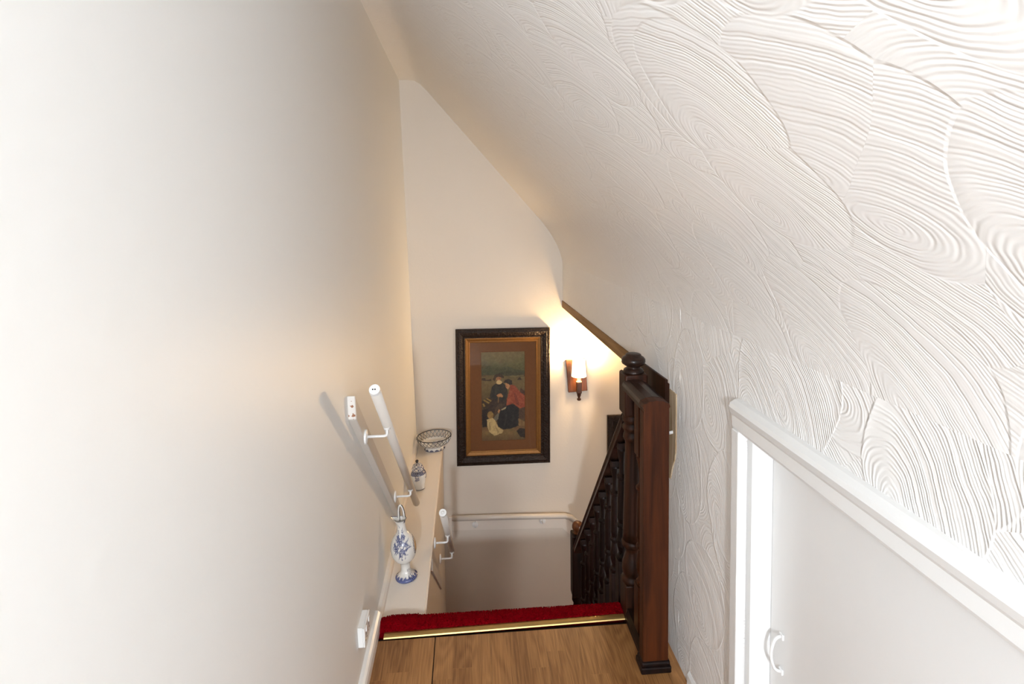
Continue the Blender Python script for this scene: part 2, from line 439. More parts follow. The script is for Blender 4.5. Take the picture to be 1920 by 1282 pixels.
# brass threshold strip and the carpeted flight
b = BM(); 
prism(b, [(0, 0), (.002, .004), (.008, .0065), (.018, .0075), (.026, .0062), (.033, .003), (.035, 0)], 0, .885, 'X')
o = tag(obj('threshold_strip', b, M['brass'], smooth=False), 'narrow brass threshold strip between oak floor and red carpet', 'threshold strip')
for f in o.data.polygons: f.use_smooth = False
o.location = (-.318, 1.979, 0); o.rotation_euler = (0, 0, .016)

st = thing('staircase', 'descending staircase with thick red carpet rolled over its top edge', 'staircase', (.19, 2.0, 0))
def off(bm, v): bmesh.ops.translate(bm, vec=v, verts=bm.verts); return bm
RISE, GO, SX0, SX1 = .2, .2, -.183, .555
# carpet roll over the top step
prof = [(2.000, -.004), (2.002, .012), (2.010, .022), (2.030, .028), (2.048, .026), (2.062, .014), (2.070, -.006), (2.068, -.03), (2.060, -.05), (2.052, -.055), (2.052, -.1), (2.0, -.1)]
bm = BM(); rows = []
NX = 120
for k in range(NX+1):
    x = -.349 + (.570+.349)*k/NX
    amp = 1.0 - .62*(x+.349)/.92 + (.22 if x < -.20 else .0) + .04*(.5+.5*noise.noise((x*9, 0, 0)))
    dy = .008+.010*(x+.349)/.92
    pull = .012*math.exp(-((x+.349)/.03)**2)
    row = []
    for j, (y, z) in enumerate(prof):
        nn = .0022*noise.noise((x*60, y*60, z*60)) + .002*noise.noise((x*170, y*190, z*170))
        row.append(bm.verts.new((x, y+dy+nn-(0), (z*amp if z > 0 else z)+nn-pull*(1 if z > 0 else 0))))
    rows.append(row)
for ra, rb in zip(rows[:-1], rows[1:]):
    for j in range(len(prof)): bm.faces.new((ra[j], ra[(j+1) % len(prof)], rb[(j+1) % len(prof)], rb[j]))
bm.faces.new(rows[0][::-1]); bm.faces.new(rows[-1])
nos = obj('carpet_nosing', off(bm, (-.19, -2.0, 0)), M['carpet'], st, True)
# carpet pile tufts
bm = BM()
for k in range(5200):
    x = random.uniform(-.347, .568); u = random.uniform(0, 1)
    amp = 1.0 - .62*(x+.349)/.92 + (.22 if x < -.20 else .0) + .04*(.5+.5*noise.noise((x*9, 0, 0)))
    j = u*6.8; i = int(j); t = j-i
    y = prof[i][0]*(1-t)+prof[i+1][0]*t + .008+.010*(x+.349)/.92; z = (prof[i][1]*(1-t)+prof[i+1][1]*t)
    z = z*amp if z > 0 else z
    z -= .012*math.exp(-((x+.349)/.03)**2)
    ny, nz = (y-2.040), (z+.005); l = math.hypot(ny, nz) or 1; ny /= l; nz /= l
    s = .0021; h = random.uniform(.003, .0055); a = random.uniform(0, PI)
    c0 = Vector((x, y, z)); d = Vector((random.uniform(-.4, .4), ny, nz))*h; sd = Vector((math.cos(a), math.sin(a)*nz, -math.sin(a)*ny))*s
    bm.faces.new([bm.verts.new(c0-sd), bm.verts.new(c0+sd), bm.verts.new(c0+d+sd*.6), bm.verts.new(c0+d-sd*.6)])
t_ = obj('carpet_pile', off(bm, (-.19, -2.0, 0)), M['carpet'], st); t_['kind'] = 'stuff'
for k in range(1, 7):
    y0 = 2.055 + GO*(k-1)
    bm = boxo(SX0, SX1, y0, y0+GO+.025, -RISE*k-.045, -RISE*k, bev=.012)
    obj('tread', off(bm, (-.19, -2.0, 0)), M['carpet'], st)
    obj('riser', off(boxo(SX0, SX1, y0-.002, y0+.012, -RISE*k, -RISE*(k-1)-.045), (-.19, -2.0, 0)), M['carpet'], st)
struct('floor_lower', boxo(-.183, .70, 3.25, YB, LOW-.08, LOW), M['carpet'])
for k in range(1, 5):
    obj('lower_tread', off(boxo(.70+.22*(k-1), .70+.22*k+.02, 3.25, YB, LOW-RISE*k-.05, LOW-RISE*k), (-.19, -2.0, 0)), M['carpet'], st)
struct('floor_lower.001', boxo(.70, 2.05, .75, YB, LOW-.98, LOW-.9), M['carpet'])

# pale timber lath closing the bottom of the hanging wall, darker stained near the newel
b = BM()
x_ = lambda y: XR(y, 1)
hexa(b, [(x_(YB)-.006, YB, .880), (x_(2.15)-.006, 2.15, .872), (x_(2.15)+.03, 2.15, .872), (x_(YB)+.03, YB, .880),
         (x_(YB)-.006, YB, .926), (x_(2.15)-.006, 2.15, .926), (x_(2.15)+.03, 2.15, .926), (x_(YB)+.03, YB, .926)])
struct('trim_4', b, M['lath'])
b = BM(); hexa(b, [(x_(2.15)-.008, 2.15, .80), (x_(YE)-.008, YE+.02, .80), (x_(YE)+.03, YE-.005, .80), (x_(2.15)+.03, 2.15, .80),
         (x_(2.15)-.008, 2.15, .930), (x_(YE)-.008, YE+.02, .935), (x_(YE)+.03, YE-.005, .935), (x_(2.15)+.03, 2.15, .930)])
struct('trim_5', b, M['darkwood'])
# torn strip of raw wood and plaster by the half newel
b = BM(); n_ = 14; L_ = []; R_ = []
for i in range(n_+1):
    z = .60 + .31*i/n_
    L_.append(b.verts.new((.6835, 1.862, z))); R_.append(b.verts.new((.6825, 1.800-.004*noise.noise((0, 5, z*30))+(.05*max(0, 1-i/5)), z)))
for i in range(n_): b.faces.new((L_[i], R_[i], R_[i+1], L_[i+1]))
g = bmesh.ops.extrude_face_region(b, geom=list(b.faces)); bmesh.ops.translate(b, vec=(.006, 0, 0), verts=[v for v in g['geom'] if isinstance(v, bmesh.types.BMVert)])
struct('trim_6', b, M['raw'])
o = tag(obj('wall_plug', tube(BM(), [(.688, 1.83, .772), (.669, 1.825, .771)], .0055, 10), M['plastic']), 'small white plug stuck in the raw wood beside the dark newel', 'plug')

# eaves hatch in the right wall
door = bpy.data.objects.new('door_1', None); C.objects.link(door); door['kind'] = 'structure'; door.location = (.72, .8, 0)
def offd(bm): return off(bm, (-.72, -.8, 0))
DX = .748
obj('door_leaf', offd(boxo(DX, DX+.02, HY0+.002, HY1-.028, .01, HZ-.002, bev=.002)), M['gloss'], door)
obj('jamb', offd(boxo(.695, .775, HY1-.026, HY1-.002, 0, HZ)), M['gloss'], door)
obj('jamb', offd(boxo(.695, .775, HY0-.02, HY0, 0, HZ)), M['gloss'], door)
obj('head_lining', offd(boxo(.718, .775, HY0, HY1, HZ, HZ+.02)), M['gloss'], door)
# architrave with a moulded top edge
ap = [(.690, HZ-.004), (.672, HZ-.004), (.669, HZ+.003), (.669, HZ+.030), (.664, HZ+.038), (.660, HZ+.052), (.664, HZ+.062), (.676, HZ+.070), (.690, HZ+.072)]
obj('architrave', offd(prism(BM(), ap, HY0-.05, HY1+.03)), M['gloss'], door)
obj('architrave', offd(boxo(.668, .690, HY1-.006, HY1+.030, 0, HZ-.004, bev=.003)), M['gloss'], door)
# bow handle
hy, hz = 1.262, .437
b = BM(); tube(b, arc((DX, hy, hz+.044), (DX-.012, hy, hz+.046), (DX-.020, hy+.001, hz+.035), 4) + arc((DX-.024, hy+.001, hz+.024), (DX-.032, hy+.001, hz), (DX-.024, hy+.001, hz-.024), 8) + arc((DX-.020, hy+.001, hz-.035), (DX-.012, hy, hz-.046), (DX, hy, hz-.044), 4), .0038, 10)
hd = obj('door_handle', offd(b), M['plastic'], door, True)
b = BM()
for s in (1, -1): box(b, DX-.006, DX, hy-.008, hy+.008, hz+.044*s-.007, hz+.044*s+.007, bev=.002)
obj('handle_foot', offd(b), M['plastic'], hd)

# ------------------------------------------------------------------ balustrade
BX, AY, NXC = .605, 2.03, .608
bal = thing('stair_balustrade', 'dark stained turned balustrade running down beside the stairs', 'balustrade', (BX, AY, -.25))
def offb(bm): return off(bm, (-BX, -AY, .25))
def turned(bm, cx, cy, z0, z1, s, rings, blocks, seg=20):
    """square blocks plus turned profile: rings = [(r, t)], blocks = [(t0, t1)]"""
    H = z1-z0
    for a_, c_ in blocks:
        box(bm, cx-s/2, cx+s/2, cy-s/2, cy+s/2, z0+a_*H, z0+c_*H, bev=s*.06, seg=2)
    lathe(bm, [(r, t*H) for r, t in rings], seg, cx, cy, z0)
# newel at the top of the flight
b = BM(); s = .086
box(b, NXC-s/2, NXC+s/2, AY-s/2, AY+s/2, .77, .925, bev=.007)
box(b, NXC-s/2+.004, NXC+s/2-.004, AY-s/2+.004, AY+s/2-.004, -.30, .128, bev=.004)
lathe(b, [(.030,.76),(.040,.77),(.040,.765),(.041,.76),(.043,.752),(.041,.744),(.033,.738),(.036,.730),(.041,.724),(.041,.716),(.034,.708),(.033,.700),(.037,.690),(.038,.680),(.034,.672),(.030,.665),
          (.031,.60),(.034,.48),(.038,.33),(.039,.290)][::-1], 28, NXC, AY)
lathe(b, [(.036,.12),(.043,.132),(.043,.142),(.036,.148),(.034,.153),(.040,.163),(.042,.18),(.040,.20),(.034,.222),(.028,.240),(.027,.250),(.034,.259),(.042,.268),(.043,.280),(.040,.290)], 28, NXC, AY)
na = obj('newel_post', offb(b), M['darkwood'], bal, False)
for p in na.data.polygons: p.use_smooth = len(p.vertices) == 4 and abs(p.area) < .0012
b = BM(); lathe(b, [(.034,.918),(.039,.926),(.039,.930),(.036,.934),(.035,.937),(.030,.940),(.025,.944),(.025,.948),(.033,.952),(.041,.958),(.044,.966),(.0435,.974),(.039,.981),(.031,.986),(.029,.987),(.028,.992),(.022,.995),(.001,.9955)], 32, NXC, AY)
obj('newel_cap', offb(b), M['handwood'], na, True)
# half newel against the wall, plinth, short landing rail and base rail
def rail_profile(w, h):
    return [(-w/2, 0), (w/2, 0), (w/2, h*.35), (w/2+.004, h*.5), (w/2, h*.78), (w*.28, h), (0, h*1.08), (-w*.28, h), (-w/2, h*.78), (-w/2-.004, h*.5), (-w/2, h*.35)]
b = boxo(.556, .642, 1.745, 1.785, .03, .874, bev=.003); prism(b, [(.599+x, .871+z) for x, z in rail_profile(.082, .036)], 1.744, 1.786)
nb = obj('newel_post', offb(b), M['redwood'], bal)
b = BM(); box(b, .548, .650, 1.735, 1.800, 0, .022, bev=.004); box(b, .551, .647, 1.739, 1.795, .02, .038, bev=.006)
obj('plinth', offb(b), M['balwood'], nb)
b = BM(); prism(b, [(.599+x, .872+z) for x, z in rail_profile(.082, .036)], 1.786, AY-.04)
obj('landing_rail', offb(b), M['handwood'], bal)
b = BM(); prism(b, [(.599+x, z) for x, z in [(-.032, 0), (.032, 0), (.032, .02), (.024, .045), (-.024, .045), (-.032, .02)]], 1.795, AY-.04)
obj('base_rail', offb(b), M['balwood'], bal)
# newel at the half landing
b = BM(); s = .074; CYc = 3.10; CX = .606
box(b, CX-s/2, CX+s/2, CYc-s/2, CYc+s/2, -.66, -.295, bev=.007)
box(b, CX-s/2, CX+s/2, CYc-s/2, CYc+s/2, LOW, -1.1, bev=.004)
lathe(b, [(.034,-1.1),(.037,-1.08),(.028,-1.06),(.026,-1.0),(.033,-.9),(.030,-.75),(.026,-.71),(.035,-.69),(.034,-.66)], 20, CX, CYc)
nc = obj('newel_post', offb(b), M['balwood'], bal)
b = BM(); lathe(b, [(.020,-.300),(.026,-.296),(.022,-.290),(.019,-.285),(.026,-.278),(.032,-.266),(.0325,-.255),(.029,-.243),(.020,-.234),(.001,-.231)], 24, CX, CYc)
obj('newel_cap', offb(b), M['knobwood'], nc, True)
# raking handrail and string
def rake(bm, prof, y0, z0, y1, z1, cx):
    A = [bm.verts.new((cx+p[0], y0, z0+p[1])) for p in prof]; B = [bm.verts.new((cx+p[0], y1, z1+p[1])) for p in prof]; n = len(prof)
    for i in range(n): bm.faces.new((A[i], A[(i+1) % n], B[(i+1) % n], B[i]))
    bm.faces.new(A[::-1]); bm.faces.new(B); return bm
HY_, HZ_, EY_, EZ_ = AY+.04, .735, CYc-.035, -.37
zr = lambda y: HZ_ + (y-HY_)*(EZ_-HZ_)/(EY_-HY_)
obj('handrail', offb(rake(BM(), [(-.030, -.028), (.030, -.028), (.030, -.008), (.036, .004), (.030, .022), (.012, .034), (-.012, .034), (-.030, .022), (-.036, .004), (-.030, -.008)], HY_, HZ_, EY_, EZ_, .605)), M['handwood'], bal)
obj('string', offb(rake(BM(), [(-.02, -.30), (.02, -.30), (.02, 0), (-.02, 0)], HY_-.02, .05, EY_+.01, .05+zr(EY_)-zr(HY_), .605)), M['balwood'], bal)
def baluster(cx, cy, z0, z1, mat, s=.044, top=.17, bot=.22):
    b = BM(); H = z1-z0
    box(b, cx-s/2, cx+s/2, cy-s/2, cy+s/2, z1-top, z1, bev=.002); box(b, cx-s/2, cx+s/2, cy-s/2, cy+s/2, z0, z0+bot, bev=.002)
    k = s/.044; a_, c_ = z0+bot, z1-top; h = c_-a_
    lathe(b, [(.017*k, a_-.004), (.021*k, a_+.006), (.021*k, a_+.012), (.015*k, a_+.02), (.014*k, a_+.028), (.021*k, a_+.055), (.022*k, a_+.080), (.017*k, a_+.11), (.014*k, a_+.125), (.021*k, a_+.133), (.021*k, a_+.142), (.016*k, a_+.15),
              (.0200*k, a_+.17), (.0185*k, c_-.16), (.0165*k, c_-.135), (.0165*k, c_-.128), (.022*k, c_-.122), (.022*k, c_-.113), (.013*k, c_-.105), (.0115*k, c_-.09), (.0125*k, c_-.06), (.0195*k, c_-.02), (.0215*k, c_-.008), (.016*k, c_+.003)], 16, cx, cy)
    return obj('baluster', offb(b), mat, bal)
baluster(.599, 1.885, .044, .874, M['redwood'], .048, .20, .165)
for k in range(8):
    y = 2.165 + .106*k
    baluster(.605, y, zr(y)-.70, zr(y)-.02, M['balwood'], .046, .025, .20)

# ------------------------------------------------------------------ painted wall handrails
def bracket(bm_arm, base, railp, under=.02):
    base, rp = Vector(base), Vector(railp); low = rp - Vector((0, 0, under))
    c = Vector((rp.x, rp.y, base.z))
    pts = [base, base.lerp(c, .7)] + arc(base.lerp(c, .8), c, c.lerp(low, .3), 5) + [low]
    tube(bm_arm, pts, .0048, 10)
def rail_set(label, p0, p1, r, board, wallx, ros, group, endknob):
    p0, p1 = Vector(p0), Vector(p1)
    t = thing('wall_handrail', label, 'handrail', tuple(p0), group)
    T = lambda bm: off(bm, -p0)
    d = (p1-p0).normalized()
    b = BM(); tube(b, [p0+d*.006, p1], r, 28)
    ra = obj('rail', T(b), M['rail'], t, True)
    for p in ra.data.polygons: p.use_smooth = len(p.vertices) == 4
    b = BM(); tube(b, [p0-d*.004, p0+d*.008], [r*1.0, r*1.06], 28)
    cap = obj('end_cap', T(b), M['plastic'], t)
    b = BM()
    if endknob: tube(b, [p0-d*.006, p0-d*.012, p0-d*.015], [r*.42, r*.36, r*.15], 14)
    else:
        u = Vector((1, 0, 0))
        for s_ in (-.3, .12): tube(b, [p0-d*.0038+u*r*s_, p0-d*.0056+u*r*s_], .0022, 8)
    obj('screw_cover' if endknob else 'screw_hole', T(b), M['plastic'] if endknob else M['dark'], cap)
    # backing board lying on the wall, raking with the rail
    (y0, z0, h), (y1, z1, h1), th = board
    b = BM()
    def W(z): return wallx(z)
    hexa(b, [(W(z0-h)-.001, y0, z0-h), (W(z0-h)+th, y0, z0-h), (W(z1-h1)+th, y1, z1-h1), (W(z1-h1)-.001, y1, z1-h1),
             (W(z0)-.001, y0, z0), (W(z0)+th, y0, z0), (W(z1)+th, y1, z1), (W(z1)-.001, y1, z1)])
    bmesh.ops.bevel(b, geom=list(b.edges), offset=.002, segments=1, affect='EDGES')
    bb = obj('backing_board', T(b), M['rail'], t)
    bb.data.materials.append(M['rail_worn'])
    for p in bb.data.polygons:
        if p.normal.y < -.8: p.material_index = 1
    for (y, drop, dz) in ros:
        k = (y-p0.y)/(p1.y-p0.y); rp = p0.lerp(p1, k)
        bz = rp.z-drop; bx = wallx(bz)+th
        b = BM(); bracket(b, (bx, y, bz), rp, r*.9); br = obj('bracket', T(b), M['plastic'], t, True)
        b = BM(); tube(b, [(bx-.001, y, bz), (bx+.005, y, bz), (bx+.008, y, bz)], [.025, .024, .012], 24); obj('rose', T(b), M['plastic'], br)
        b = BM(); tube(b, [rp+Vector((0, 0, -r-.004)), rp+Vector((0, 0, -r+.003))], [.011, .012], 16); obj('rail_saddle', T(b), M['plastic'], br)
    return t
G = 'white handrails on wall brackets in the stairwell'
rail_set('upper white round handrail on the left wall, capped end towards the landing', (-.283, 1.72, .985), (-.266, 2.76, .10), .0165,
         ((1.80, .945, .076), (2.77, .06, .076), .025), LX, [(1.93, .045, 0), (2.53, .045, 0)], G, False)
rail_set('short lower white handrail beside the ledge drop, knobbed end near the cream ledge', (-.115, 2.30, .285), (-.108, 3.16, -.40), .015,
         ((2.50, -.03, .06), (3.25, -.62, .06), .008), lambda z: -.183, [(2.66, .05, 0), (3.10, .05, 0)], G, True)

# handrail across the back wall, turning down at its right end
t = thing('wall_handrail', 'long level cream handrail across the back wall under the picture, turning down at right', 'handrail', (.28, 3.79, -.58), G)
T = lambda bm: off(bm, (-.28, -3.79, .58))
yr = 3.79
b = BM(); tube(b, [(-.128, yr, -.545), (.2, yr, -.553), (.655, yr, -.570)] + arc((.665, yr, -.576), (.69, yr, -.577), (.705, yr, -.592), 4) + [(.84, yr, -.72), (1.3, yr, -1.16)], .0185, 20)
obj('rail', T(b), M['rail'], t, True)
b = BM()
P_ = [(-.127, -.560), (.668, -.585), (1.3, -1.19)]; Q_ = [(-.127, -.655), (.640, -.680), (1.3, -1.31)]
fr_ = []
for yy in (YB, YB-.016): fr_.append([[b.verts.new((x, yy, z)) for x, z in A] for A in (P_, Q_)])
(bp, bq), (fp, fq) = fr_
for i in range(2):
    b.faces.new((fp[i], fp[i+1], fq[i+1], fq[i])); b.faces.new((fp[i], bp[i], bp[i+1], fp[i+1])); b.faces.new((fq[i], fq[i+1], bq[i+1], bq[i])); b.faces.new((bp[i], bq[i], bq[i+1], bp[i+1]))
b.faces.new((fp[0], fq[0], bq[0], bp[0])); b.faces.new((fp[2], bp[2], bq[2], fq[2]))
obj('backing_board', T(b), M['shelf'], t)
obj('backing_board', T(boxo(-.150, -.1275, YB-.016, YB-.0005, -.86, -.562, bev=.002)), M['shelf'], t)
for x in (.03, .50):
    b = BM(); z = -.62; bracket(b, (x, YB-.016, z), (x, yr, -.56-.02*x), .018); 
    b2 = BM(); P0 = Vector((x, YB-.016, z)); R0 = Vector((x, yr, -.578))
    tube(b2, [P0, Vector((x, yr+.015, z))] + arc((x, yr+.01, z), (x, yr, z), (x, yr, z+.012), 4) + [R0], .005, 10); b.free()
    br = obj('bracket', T(b2), M['plastic'], t, True)
    b = BM(); tube(b, [(x, YB-.015, z), (x, YB-.022, z), (x, YB-.025, z)], [.022, .021, .011], 20); obj('rose', T(b), M['plastic'], br)

# ------------------------------------------------------------------ framed picture
PX0, PX1, PZ0, PZ1 = -.085, .560, -.200, .746
pic = thing('framed_picture', 'large dark carved picture frame around a print of an old couple and child', 'picture', ((PX0+PX1)/2, YB-.002, (PZ0+PZ1)/2))
pic.rotation_euler = (0, .006, 0)
pw, ph = PX1-PX0, PZ1-PZ0
def mitre_side(bm, W, Hh, prof, side):
    """one mitred length: prof = [(inset, proud)] from the outer edge inwards; local x right, z up, -y outwards"""
    def corner(cx, cz, ins, pr): return (cx*(W/2-ins), -pr, cz*(Hh/2-ins))
    cs = {'top': ((-1, 1), (1, 1)), 'bottom': ((1, -1), (-1, -1)), 'left': ((-1, -1), (-1, 1)), 'right': ((1, 1), (1, -1))}[side]
    A = [bm.verts.new(corner(*cs[0], *p)) for p in prof]; B = [bm.verts.new(corner(*cs[1], *p)) for p in prof]; n = len(prof)
    for i in range(n): bm.faces.new((A[i], A[(i+1) % n], B[(i+1) % n], B[i]))
    bm.faces.new(A[::-1]); bm.faces.new(B); return bm
dk = [(0, 0), (0, .022), (.004, .027), (.010, .028), (.013, .024), (.024, .027), (.040, .022), (.052, .016), (.056, .019), (.061, .018), (.064, .013), (.064, 0)]
gl = [(.0, 0), (0, .013), (.004, .014), (.010, .0125), (.022, .008), (.026, .0095), (.030, .008), (.033, .004), (.033, 0)]
for s in ('top', 'bottom', 'left', 'right'):
    obj('frame_side', mitre_side(BM(), pw, ph, dk, s), M['frame'], pic)
    obj('gilt_slip', mitre_side(BM(), pw-.128, ph-.128, gl, s), M['gilt'], pic)
mw, mh = pw-.128-.06, ph-.128-.06
prw, prh = .302, .622
for nm, q in (('top', (-mw/2, mw/2, prh/2, mh/2)), ('bottom', (-mw/2, mw/2, -mh/2, -prh/2)), ('left', (-mw/2, -prw/2, -prh/2, prh/2)), ('right', (prw/2, mw/2, -prh/2, prh/2))):
    pass
b = BM()
def ring(bm, x, z, xi, zi, y0, y1):
    o_ = [bm.verts.new((sx*x, y0, sz*z)) for sx, sz in ((-1, -1), (1, -1), (1, 1), (-1, 1))]
    i_ = [bm.verts.new((sx*xi, y0, sz*zi)) for sx, sz in ((-1, -1), (1, -1), (1, 1), (-1, 1))]
    j_ = [bm.verts.new((sx*(xi-.002), y1, sz*(zi-.002))) for sx, sz in ((-1, -1), (1, -1), (1, 1), (-1, 1))]
    for k in range(4):
        bm.faces.new((o_[k], o_[(k+1) % 4], i_[(k+1) % 4], i_[k])); bm.faces.new((i_[k], i_[(k+1) % 4], j_[(k+1) % 4], j_[k]))
ring(b, mw/2+.003, mh/2+.003, prw/2, prh/2, -.0045, -.0025)
obj('mount', b, M['mount'], pic)
# the print, painted point by point
NXp, NZp = 130, 254
xs = np.linspace(135, 665, NXp); zs = np.linspace(1168, 130, NZp)
X, Z = np.meshgrid(xs, zs)
rng = np.random.RandomState(7)
def vnoise(cell, amp=1, ax=1.0):
    gx, gz = int(600/cell)+3, int(1100/(cell*ax))+3
    g_ = rng.rand(gz, gx)*2-1
    fx = (X-130)/cell; fz = (Z-125)/(cell*ax); ix = fx.astype(int); iz = fz.astype(int); tx = fx-ix; tz = fz-iz
    tx = tx*tx*(3-2*tx); tz = tz*tz*(3-2*tz)
    return amp*((g_[iz, ix]*(1-tx)+g_[iz, ix+1]*tx)*(1-tz)+(g_[iz+1, ix]*(1-tx)+g_[iz+1, ix+1]*tx)*tz)
img = np.zeros(X.shape+(3,))
def grad(stops):
    zz = [s_[0] for s_ in stops]
    for c_ in range(3): img[..., c_] = np.interp(Z+vnoise(60, 14), zz, [s_[1][c_] for s_ in stops])
grad([(130, (112, 98, 66)), (240, (104, 96, 66)), (300, (84, 84, 62)), (385, (66, 68, 50)), (420, (104, 92, 64)), (500, (110, 92, 62)), (620, (96, 80, 50)), (760, (74, 58, 38)), (960, (84, 66, 44)), (1060, (122, 98, 66)), (1168, (96, 76, 50))])
wx, wz = vnoise(22, 5), vnoise(22, 5)
def poly(pts, col, soft=True, tex=6, op=1.0):
    px, pz = X+wx*.5, Z+wz*.5
    ins = np.zeros(X.shape, bool); n = len(pts)
    for i in range(n):
        x0, z0 = pts[i]; x1, z1 = pts[(i+1) % n]
        if z0 == z1: continue
        c_ = ((z0 > pz) != (z1 > pz)) & (px < (x1-x0)*(pz-z0)/(z1-z0)+x0)
        ins ^= c_
    n_ = vnoise(14, tex)+vnoise(7, tex*.6)
    for c_ in range(3): img[..., c_] = np.where(ins, img[..., c_]*(1-op)+(col[c_]+n_)*op, img[..., c_])
def blob(cx, cz, rx, rz, col, tex=5, op=1.0):
    poly([(cx+rx*math.cos(a), cz+rz*math.sin(a)) for a in np.linspace(0, 2*PI, 18, endpoint=False)], col, tex=tex, op=op)
# hills and field
poly([(430, 300), (520, 250), (670, 170), (670, 360), (560, 350)], (98, 94, 56), op=.6)
poly([(130, 330), (230, 290), (330, 330), (450, 300), (560, 340), (670, 360), (670, 395), (130, 400)], (72, 76, 56), op=.7)
poly([(330, 380), (470, 360), (670, 385), (670, 425), (420, 415)], (62, 60, 44), op=.7)
poly([(140, 430), (185, 430), (190, 455), (255, 445), (265, 470), (140, 462)], (62, 48, 34)); poly([(565, 465), (600, 428), (628, 465)], (58, 46, 34))
poly([(480, 415), (650, 408), (650, 420), (480, 425)], (140, 122, 90), op=.6)
poly([(610, 560), (670, 600), (670, 940), (620, 900), (590, 760)], (76, 50, 40))
poly([(140, 700), (250, 650), (300, 700), (280, 800), (160, 800)], (60, 46, 30))
for q in ([(155, 690), (175, 680), (235, 720), (225, 735)], [(190, 672), (210, 664), (262, 700), (255, 715)], [(145, 735), (165, 725), (185, 760), (165, 770)]): poly(q, (140, 112, 56))
poly([(145, 800), (215, 790), (235, 900), (200, 1000), (143, 1005)], (34, 26, 22))
poly([(575, 800), (668, 790), (668, 930), (640, 925), (575, 905)], (80, 58, 46))
# old man: legs, coat, head, hat
poly([(215, 790), (260, 690), (440, 680), (440, 760), (360, 840), (290, 860), (220, 830)], (56, 42, 36))
poly([(300, 790), (345, 740), (420, 740), (350, 830), (330, 870), (292, 860)], (72, 56, 46))
poly([(238, 640), (262, 540), (305, 500), (400, 495), (440, 530), (455, 620), (440, 700), (300, 690), (250, 672)], (44, 42, 40))
poly([(300, 520), (330, 510), (320, 600), (300, 640)], (58, 56, 50), op=.6); poly([(280, 560), (296, 555), (300, 650), (270, 650)], (34, 32, 32), op=.7)
blob(345, 440, 30, 36, (158, 104, 74)); blob(352, 486, 36, 24, (196, 172, 138)); blob(335, 440, 6, 4, (110, 72, 54)); blob(358, 441, 6, 4, (110, 72, 54)); blob(347, 455, 5, 8, (176, 122, 90))
poly([(272, 455), (300, 395), (335, 385), (375, 390), (412, 420), (408, 440), (380, 432), (345, 420), (310, 432), (300, 470)], (64, 48, 34))
poly([(318, 640), (345, 618), (372, 615), (398, 645), (388, 662), (362, 655), (335, 660)], (172, 122, 88)); poly([(338, 655), (350, 655), (344, 730), (334, 728)], (120, 88, 56))
# old woman: skirt, shawl, face, bonnet
poly([(370, 800), (470, 745), (590, 760), (585, 1000), (500, 1030), (400, 1040), (330, 1000), (320, 900)], (30, 28, 32))
poly([(430, 850), (450, 850), (420, 1000), (400, 1000)], (44, 42, 46), op=.8); poly([(510, 830), (530, 830), (520, 1000), (495, 1010)], (42, 40, 44), op=.8)
poly([(425, 500), (470, 505), (485, 530), (455, 575), (430, 540)], (176, 124, 92)); blob(440, 535, 10, 8, (140, 88, 64))
poly([(405, 490), (430, 455), (470, 448), (508, 470), (512, 515), (480, 520), (455, 500)], (46, 40, 34))
poly([(490, 515), (540, 530), (610, 610), (662, 650), (665, 780), (600, 800), (520, 740), (440, 760), (440, 700), (465, 620)], (146, 66, 44), tex=10)
poly([(520, 600), (560, 640), (600, 770), (560, 750)], (116, 50, 36), op=.7); poly([(450, 690), (500, 660), (470, 740), (445, 748)], (170, 88, 60), op=.6)
poly([(375, 800), (440, 770), (425, 800), (375, 815)], (150, 140, 124)); poly([(330, 830), (345, 800), (362, 812), (348, 850)], (170, 124, 92))
# child in a pale smock
poly([(282, 905), (330, 845), (350, 850), (335, 920), (300, 945)], (100, 98, 96))
poly([(200, 920), (265, 895), (300, 930), (340, 1010), (400, 1050), (385, 1080), (290, 1110), (225, 1060), (205, 1000)], (176, 158, 126), tex=9)
poly([(225, 950), (240, 950), (245, 1050), (228, 1040)], (140, 122, 94), op=.8); poly([(290, 990), (305, 990), (350, 1070), (330, 1080)], (140, 122, 94), op=.7)
blob(243, 865, 38, 44, (138, 112, 66)); blob(232, 880, 16, 20, (156, 122, 80))
# rocks, path, bank
poly([(560, 1060), (600, 1030), (668, 1040), (668, 1150), (600, 1130)], (44, 34, 28)); poly([(580, 915), (668, 960), (668, 1010), (585, 1000)], (134, 104, 72), op=.8)
img += (vnoise(9, 5)+vnoise(26, 6)+vnoise(4.5, 4))[..., None]
g_ = img.mean(-1, keepdims=True); img = g_+(img-g_)*.85
img = np.clip((img*1.0+3)*np.array([1.06, .99, .80]), 4, 255)/255
lin = np.where(img <= .04045, img/12.92, ((img+.055)/1.055)**2.4)
vx = (X-400)/530*prw; vz = (649-Z)/1038*prh
verts = np.stack([vx, np.full(X.shape, -.0022), vz], -1).reshape(-1, 3)
fa = []
for j in range(NZp-1):
    for i in range(NXp-1):
        a = j*NXp+i; fa.append((a, a+1, a+NXp+1, a+NXp))
me = bpy.data.meshes.new('print'); me.from_pydata(verts.tolist(), [], fa)
ca = me.color_attributes.new('paint', 'FLOAT_COLOR', 'POINT')
ca.data.foreach_set('color', np.concatenate([lin.reshape(-1, 3), np.ones((NXp*NZp, 1))], 1).ravel().astype(np.float32))
me.materials.append(M['print']); o = bpy.data.objects.new('print', me); C.objects.link(o); o.parent = pic
obj('back_board', boxo(-pw/2+.02, pw/2-.02, -.0015, .002, -ph/2+.02, ph/2-.02), M['dark'], pic)
b = BM(); v = [b.verts.new(p) for p in ((-mw/2-.004, -.0065, -mh/2-.004), (mw/2+.004, -.0065, -mh/2-.004), (mw/2+.004, -.0065, mh/2+.004), (-mw/2-.004, -.0065, mh/2+.004))]; b.faces.new(v)
